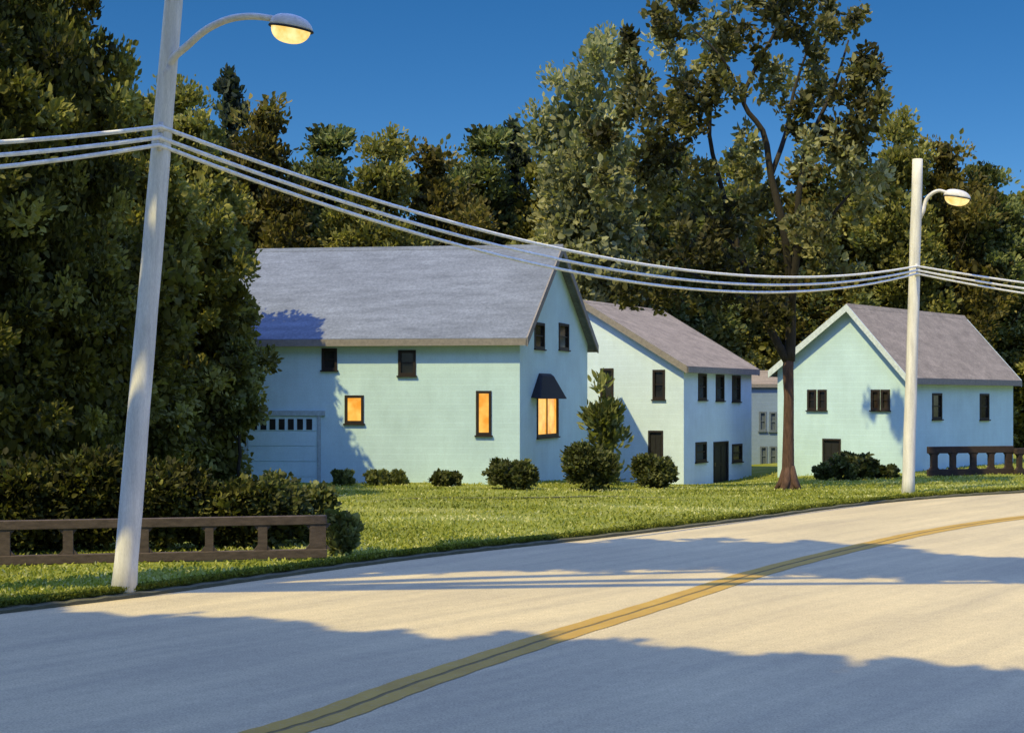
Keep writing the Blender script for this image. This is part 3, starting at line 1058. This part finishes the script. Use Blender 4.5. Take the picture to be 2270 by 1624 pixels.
        out = [(a[0], a[1] + th), (rdg[0], rdg[1] + th), (c[0], c[1] + th), (c[0], c[1]), rdg, a]
        mk = lambda p, u_: s.du * u_ + s.dv * p[0] + UP * p[1]
        mb = MB()
        mb.prism(out, mk, -oh, s.Lu + oh)
        rf = mb.build('roof', M[s.roof], s.root)
        for q in (0, 1):
            mb = MB()
            u0, u1 = (-oh - .05, -oh + .01) if q == 0 else (s.Lu + oh - .01, s.Lu + oh + .05)
            w2 = th + 0.17
            for (p_, r_) in ((a, rdg), (c, rdg)):
                mb.prism([(p_[0], p_[1] + th + .012), (r_[0], r_[1] + th + .012), (r_[0], r_[1] + th - w2), (p_[0], p_[1] + th - w2)], mk, u0, u1)
            mb.build('rake_board', M[s.rake], rf)
        for (p_, sg) in ((a, -1), (c, 1)):
            mb = MB()
            v0, v1 = sorted((p_[0] + sg * .045, p_[0] - sg * .008))
            mb.prism([(v0, p_[1] + th - s.fh), (v1, p_[1] + th - s.fh), (v1, p_[1] + th - .03), (v0, p_[1] + th - .03)], mk, -oh + .012, s.Lu + oh - .012)
            mb.build('eave_board', M[s.fasc], rf)
        mb = MB()       # ridge cap
        mb.prism([(rdg[0] - .16, rdg[1] + th - .16 * s1 + .012), (rdg[0], rdg[1] + th + .05), (rdg[0] + .16, rdg[1] + th - .16 * s2 + .012)], mk, -oh - .03, s.Lu + oh + .03)
        mb.build('ridge_cap', M[s.roof], rf)


def ang(a):
    return (math.sin(R(a)), math.cos(R(a)))


# --- the largest house
h1 = House('house', 'largest mint house with slate roof, teal gable, garage door and lit orange windows', (0.31, 59.2), (-0.990, 0.139),
           ang(18), 12.7, 10.3, 6.02, 9.85, 0.46, 'wall1', 'roof1')
h1.window('eave', 730, 796, 30, 44)
h1.window('eave', 902, 804, 35, 52)
h1.window('eave', 785, 907, 38, 58, lit=True, bars=(0, 0), label='small square lit orange window')
h1.window('eave', 1072, 915, 30, 94, lit=True, bars=(0, 0), label='tall narrow lit orange window')
h1.window('gable', 1195, 744, 21, 54)
h1.window('gable', 1249, 746, 21, 54)
h1.window('gable', 1213, 918, 46, 96, lit=True, bars=(1, 0), fw=0.09, label='lit orange double window under the black awning')
# garage door: panel, trim, a row of seven little windows
t0, _ = h1.tz('eave', 704, 1000)
t1, _ = h1.tz('eave', 549, 1000)
_, ztop = h1.tz('eave', 626, 921)
mb = MB()
nz = 5
zb = -0.3
for k in range(nz):
    za, zc = zb + (ztop - zb) * k / nz, zb + (ztop - zb) * (k + 1) / nz
    h1.fbox(mb, 'eave', t0 + .02, t1 - .02, za + .012, zc - .012, 0.004, 0.035)
gd = mb.build('garage_door', M['wall1'], h1.root)
mb = MB()
h1.fbox(mb, 'eave', t0 - .14, t0, zb, ztop, 0.003, 0.07)
h1.fbox(mb, 'eave', t1, t1 + .14, zb, ztop, 0.003, 0.07)
h1.fbox(mb, 'eave', t0 - .32, t1 + .32, ztop + .002, ztop + .21, 0.003, 0.09)
mb.build('door_frame', M['door_trim'], gd)
for k in range(7):
    a, b_, c, d = h1.rect('eave', 564 + k * 20.3, 940, 13, 24)
    mb = MB()
    h1.fbox(mb, 'eave', a, b_, c, d, 0.03, 0.05)
    mb.build('window', M['glass'], gd)
# awning over the lit gable window
ta, tb, zc, _ = h1.rect('gable', 1206, 880, 60, 2)
tc, td, _, zt = h1.rect('gable', 1207, 828, 26, 2)
mb = MB()
n_ = h1.nrm['gable']
pr = 0.42
q = lambda t, z, o: h1.dv * t + UP * z + n_ * o
mb.hexa([q(ta, zc, .003), q(tb, zc, .003), q(tb, zc - .05, pr), q(ta, zc - .05, pr)],
        [q(tc, zt, .003), q(td, zt, .003), q(td, zt - .12, .16), q(tc, zt - .12, .16)])
mb.build('awning', M['awning'], h1.root, bevel=0.02)
h1.walls()

# --- the pale blue house
h2 = House('house', 'pale blue house with mauve roof and a teal side wall with three upper windows', (7.96, 69.0), ang(30),
           (-math.cos(R(30)), math.sin(R(30))), 8.7, 10.2, 4.98, 7.98, 0.5, 'wall2', 'roof2', oh=0.3)
h2.window('gable', 1345, 848, 26, 60)
h2.window('gable', 1460, 852, 24, 62)
h2.door('gable', 1453, 985, 26, 54, -0.62)
for px, py in ((1556, 857), (1595, 859), (1631, 861)):
    h2.window('eave', px, py, 17, 54)
h2.window('eave', 1553, 1001, 23, 40)
h2.window('eave', 1633, 1003, 21, 36)
h2.door('eave', 1597, 1020, 30, 76, -0.70)
h2.walls()

# --- the aqua house on the right
h3 = House('house', 'aqua house behind the right utility pole, gable end toward the road', (18.15, 68.7), ang(40),
           (-math.cos(R(40)), math.sin(R(40))), 12.9, 6.7, 4.62, 7.75, 0.42, 'wall3', 'roof2', oh=0.32, zEb=4.9)
for px in (1799, 1822, 1940, 1962):
    h3.window('gable', px, 886, 17, 42)
h3.door('gable', 1843, 1005, 34, 58, -0.15)
h3.window('eave', 2076, 900, 20, 54)
h3.window('eave', 2181, 901, 19, 54)
h3.rake = 'trim'
h3.walls()

# --- the small grey house between them
h4 = House('house', 'small grey blue house in the gap left of the big brown trunk', (12.6, 83.5), (1, 0.02), (-0.02, 1), 5.6, 7.0, 4.15, 4.9, 0.5,
           'wall4', 'roof2', oh=0.12, fh=0.2)
greyglass = plain('dull_grey_glass', (0.10, 0.125, 0.14), 0.3)
M['greyframe'] = plain('grey_frame', (0.13, 0.16, 0.175), 0.6)
for px, py in ((1690, 933), (1713, 934), (1692, 1010), (1713, 1010)):
    h4.window('eave', px, py, 13, 40, frame='greyframe', fw=0.05, pane=greyglass)
h4.walls()


# ------------------------------------------------------------------ rail fences
def rail_fence(name, label, A, B, posts, H, mat, rail_h, post_w, group, bottom=0.02, thick=0.16):
    A, B = Vector((*A, 0)), Vector((*B, 0))
    d = (B - A).normalized()
    n = Vector((-d.y, d.x, 0))
    L = (B - A).length
    z = 0.05
    t = thing(name, label, 'fence', (A.x, A.y, z), group)
    for nm, z0, z1 in (('top_rail', H - rail_h, H), ('bottom_rail', bottom, bottom + rail_h)):
        mb = MB()
        mb.box((0, 0, 0), d, n, UP, 0, L, -thick / 2, thick / 2, z0, z1)
        mb.build(nm, M[mat], t, bevel=0.015)
    for k, (f, w) in enumerate(posts):
        mb = MB()
        x = f * L
        mb.box((0, 0, 0), d, n, UP, x - w / 2, x + w / 2, -thick / 2 + .02, thick / 2 - .02, bottom + rail_h - .02, H - rail_h + .02)
        # splayed haunches under the top rail and over the bottom rail
        for zz, sg in ((H - rail_h, -1), (bottom + rail_h, 1)):
            for s2 in (-1, 1):
                e = x + s2 * w / 2
                mk = lambda p, u: d * p[0] + UP * p[1] + n * u
                mb.prism([(e - s2 * .01, zz - sg * .01), (e + s2 * .10, zz - sg * .01), (e - s2 * .01, zz + sg * .12)], mk, -thick / 2 + .035, thick / 2 - .035)
        mb.build('post', M[mat], t)
    mb = MB()
    for f in (0.1, 0.5, 0.9):
        mb.box((0, 0, 0), d, n, UP, f * L - .1, f * L + .1, -.07, .07, -.4, bottom + .02)
        mb.build('footing', M[mat], t)
        mb = MB()
    return t


x0, x1 = GX(-150, 29.9), GX(724, 31.6)
dA, dB = 29.9, 31.6
LL = x1 - x0
pos_ = [(0.09, .16)] + [((GX(p, 30.2 + p / 725 * 1.4) - x0) / LL, w) for p, w in ((12, .20), (152, .20), (320, .19), (464, .17), (582, .19), (704, .34))]
rail_fence('rail_fence', 'long brown rail fence running behind the left utility pole', (x0, dA), (x1, dB), pos_, 0.97, 'rail', 0.19, 0.2, None, bottom=0.07)
x0, x1 = GX(2056, 65.4), GX(2244, 66.6)
LL = x1 - x0
rail_fence('rail_fence', 'dark brown rail fence before the teal side of the aqua house', (x0, 65.4), (x1, 66.6),
           [(0.07, .30), (0.29, .26), (0.53, .26), (0.74, .26), (0.95, .32)], 1.32, 'rail2', 0.30, 0.3, None, thick=0.2)
rail_fence('rail_fence', 'close-posted brown rail fence at the right edge of the photo', (GX(2250, 66.2), 66.2), (GX(2420, 68), 68.0),
           [(k / 9 + .05, .22) for k in range(9)], 1.22, 'rail2', 0.26, 0.3, None, thick=0.2)


# ------------------------------------------------------------------ poles and lamps
def lamp_head(parent, c, dirv, w, tilt, lens_drop):
    """c: centre of the rim, dirv: horizontal unit vector of the arm, tilt: droop of the far end"""
    dirv = Vector(dirv).normalized()
    a = (dirv * math.cos(tilt) - UP * math.sin(tilt)).normalized()
    s_ = Vector((-dirv.y, dirv.x, 0))
    n = s_.cross(a)
    if n.z < 0:
        n = -n

    def dome(name, mat, par, rx, ry, rz, power, skew=0.0):
        mb = MB()
        ns, nr = 28, 9
        for j in range(nr):
            t = j / (nr - 1) * math.pi / 2
            for i in range(ns):
                al = 2 * math.pi * i / ns
                rr = math.cos(t) ** power
                p = c + a * (rx * math.cos(al) * rr + skew * math.sin(t)) + s_ * (ry * math.sin(al) * rr) + n * (rz * math.sin(t))
                mb.v.append(tuple(p))
        for j in range(nr - 1):
            for i in range(ns):
                k = (i + 1) % ns
                mb.f.append((j * ns + i, j * ns + k, (j + 1) * ns + k, (j + 1) * ns + i))
        mb.f.append(tuple(range(ns)))
        return mb.build(name, mat, par, smooth=True)

    hd = dome('lamp_head', M['metal'], parent, w * .52, w * .30, w * .30, 0.75, -0.06 * w)
    c0 = c
    c = c0 - n * 0.012
    dome('lens', M['lens'], hd, w * .47, w * .26, -lens_drop, 0.8)
    mb = MB()
    ring = [c0 - n * 0.01 + a * (w * .515 * math.cos(2 * math.pi * i / 28)) + s_ * (w * .295 * math.sin(2 * math.pi * i / 28)) for i in range(29)]
    mb.tube(ring, 0.022, 6, cap=False)
    mb.build('rim', M['gasket'], hd, smooth=True)
    return hd


def utility_pole(label, base_xy, lean, H, r0, r1, arm_px, head, d_arm, group, extras=True):
    b0 = Vector((base_xy[0], base_xy[1], 0.0))
    t = thing('utility_pole', label, 'utility pole', b0, group)
    mb = MB()
    n = 14
    pts, rad = [], []
    rg = random.Random(int(H * 100))
    for i in range(n + 1):
        s = i / n
        pts.append((lean[0] * s + rg.uniform(-.008, .008), lean[1] * s, -0.3 + (H + .3) * s))
        rad.append(r0 + (r1 - r0) * s + (0.03 if i == 0 else 0) + rg.uniform(-.006, .006))
    mb.tube(pts, rad, 18)
    mb.build('pole', M['pole'], t, smooth=True)
    if arm_px:
        mb = MB()
        ap = spline([Vector(q) - b0 for q in arm_px], 5)
        rr = np.linspace(0.075, 0.055, len(ap))
        mb.tube(ap, list(rr), 10)
        # clamp where the arm meets the pole
        p = ap[0]
        mb.tube([p + Vector((-.12, 0, -.38)), p + Vector((-.03, 0, -.1)), ap[2]], [.06, .10, .07], 8)
        mb.build('arm', M['metal'], t, smooth=True)
        c, dirv, w, tilt, drop = head
        lamp_head(t, Vector(c) - b0, dirv, w, tilt, drop)
    return t


D1, D2 = 26.07, 53.0
GPole = 'whitewashed utility poles along the far kerb'
b1 = (GX(262, D1), D1 + 0.25)
b2 = (GX(2017, D2), D2 + 0.35)
D1 = b1[1]
D2 = b2[1]
ar1 = [P(372, 150, D1), P(382, 132, D1 - .05), P(414, 103, D1 - .2), P(458, 66, D1 - .4), P(499, 46, D1 - .5), P(559, 37, D1 - .7), P(606, 42, D1 - .8)]
pole1 = utility_pole('near leaning whitewashed utility pole with long curved lamp arm, before the brown rail', b1, (0.105 * 12.3 * 0.80, 0.1), 12.3, 0.215, 0.150,
             ar1, (P(645, 63, D1 - .85), (0.97, -0.22, 0), 0.76, R(12), 0.25), D1, GPole)
ar2 = [P(2046, 462, D2), P(2053, 442, D2), P(2064, 430, D2 - .1), P(2080, 423, D2 - .2), P(2098, 427, D2 - .3)]
pole2 = utility_pole('farther upright whitewashed utility pole with short lamp arm, before the aqua house', b2, (0.36, 0), 12.05, 0.225, 0.185,
             ar2, (P(2121, 438, D2 - .35), (0.97, -0.22, 0), 0.92, R(10), 0.28), D2, GPole)
b0_ = (-24.0, 9.0)
b3 = (42.0, 67.5)
pole0 = utility_pole('whitewashed utility pole outside the left of the picture', b0_, (0.2, 0), 12.2, 0.21, 0.15, None, None, 0, GPole)
pole3 = utility_pole('whitewashed utility pole outside the right of the picture', b3, (0.2, 0), 12.2, 0.21, 0.15, None, None, 0, GPole)


def pole_at(b, lean, z, H=12.2):
    return Vector((b[0] + lean[0] * z / H, b[1] + lean[1] * z / H, z))


for nm, zs, sags in (('topmost', (8.25, 8.26, 8.20, 8.25), (1.5, 1.27, .75)), ('middle', (8.08, 8.07, 8.05, 8.05), (1.55, 1.36, .85)),
                     ('lowest', (7.95, 7.94, 7.93, 7.9), (1.7, 1.47, .95))):
    att = [pole_at(b0_, (.2, 0), zs[0]), pole_at(b1, (1.03, .1), zs[1]), pole_at(b2, (.36, 0), zs[2]), pole_at(b3, (.2, 0), zs[3])]
    att = [p + Vector((0.02, -0.24, 0)) for p in att]
    for p, t_ in zip(att, (pole0, pole1, pole2, pole3)):
        q = p - Vector(t_.location)
        mb = MB()
        mb.tube([q + Vector((-.01, .16, -.02)), q + Vector((0, .03, 0))], .03, 8)
        mb.tube([q + Vector((0, .05, -.085)), q + Vector((0, .05, .085))], .045, 8)
        mb.build('insulator', M['metal'], t_, smooth=True)
    pts = []
    for k in range(3):
        for i in range(28):
            s = i / 28
            p = att[k].lerp(att[k + 1], s)
            p.z -= 4 * sags[k] * s * (1 - s)
            pts.append(p)
    pts.append(att[3])
    mb = MB()
    mb.tube(pts, 0.038, 7)
    o = mb.build('overhead_wire', M['wire'], None, smooth=True)
    tag(o, '%s of the three white overhead wires sagging between the utility poles' % nm, 'wire', 'overhead wires between the poles')

# ------------------------------------------------------------------ light, sky, camera
sd = Vector((-math.sin(R(AZ)) * math.cos(R(EL)), -math.cos(R(AZ)) * math.cos(R(EL)), math.sin(R(EL))))
sun = bpy.data.lights.new('sun', 'SUN')
sun.energy = 4.0
sun.angle = R(0.55)
sun.color = (1.0, 0.83, 0.38)
so = bpy.data.objects.new('sun', sun)
C.objects.link(so)
so.rotation_euler = sd.to_track_quat('Z', 'Y').to_euler()

w = bpy.data.worlds.new('World')
bpy.context.scene.world = w
w.use_nodes = True
nt = w.node_tree
bg = nt.nodes['Background']
sky = nt.nodes.new('ShaderNodeTexSky')
sky.sky_type = 'NISHITA'
sky.sun_disc = False
sky.sun_elevation = R(EL)
sky.sun_rotation = math.atan2(sd.x, sd.y)
sky.altitude = 3000
sky.air_density = 1.0
sky.dust_density = 0.0
sky.ozone_density = 4.0
hs = nt.nodes.new('ShaderNodeHueSaturation')
hs.inputs['Saturation'].default_value = 1.30
hs.inputs['Value'].default_value = 0.74
nt.links.new(sky.outputs[0], hs.inputs['Color'])
# unseen bright blue cloud added overhead to raise fill light, above the framed sky
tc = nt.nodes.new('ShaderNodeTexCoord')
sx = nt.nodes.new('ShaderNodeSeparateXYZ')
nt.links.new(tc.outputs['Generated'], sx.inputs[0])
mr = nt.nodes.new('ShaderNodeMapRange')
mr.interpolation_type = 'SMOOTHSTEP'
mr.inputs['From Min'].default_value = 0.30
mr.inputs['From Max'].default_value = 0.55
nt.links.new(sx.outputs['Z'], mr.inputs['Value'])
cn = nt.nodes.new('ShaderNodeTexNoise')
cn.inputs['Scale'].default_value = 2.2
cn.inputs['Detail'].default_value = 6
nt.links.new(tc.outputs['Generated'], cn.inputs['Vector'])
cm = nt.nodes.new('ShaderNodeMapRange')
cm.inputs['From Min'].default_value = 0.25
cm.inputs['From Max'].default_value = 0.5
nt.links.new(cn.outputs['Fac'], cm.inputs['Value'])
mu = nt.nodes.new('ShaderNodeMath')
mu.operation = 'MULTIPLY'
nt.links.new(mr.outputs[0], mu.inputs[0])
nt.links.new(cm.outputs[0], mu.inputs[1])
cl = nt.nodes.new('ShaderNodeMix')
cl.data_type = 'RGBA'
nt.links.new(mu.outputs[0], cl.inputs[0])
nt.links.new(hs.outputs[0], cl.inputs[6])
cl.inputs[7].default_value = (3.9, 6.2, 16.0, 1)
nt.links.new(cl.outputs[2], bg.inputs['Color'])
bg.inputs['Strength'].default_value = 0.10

sc = bpy.context.scene
cam = bpy.data.cameras.new('camera')
cam.sensor_width = 36
cam.lens = F / 2269 * 36
cam.shift_y = 70 / 2269
cam.clip_start = 0.1
cam.clip_end = 4000
co = bpy.data.objects.new('camera', cam)
C.objects.link(co)
co.location = (0, 0, EYE)
co.rotation_euler = (R(90), 0, 0)
sc.camera = co
sc.render.resolution_x, sc.render.resolution_y = 1024, 732
sc.view_settings.view_transform = 'Standard'
sc.view_settings.look = 'None'
sc.view_settings.exposure = 0.45
sc.view_settings.gamma = 1.0
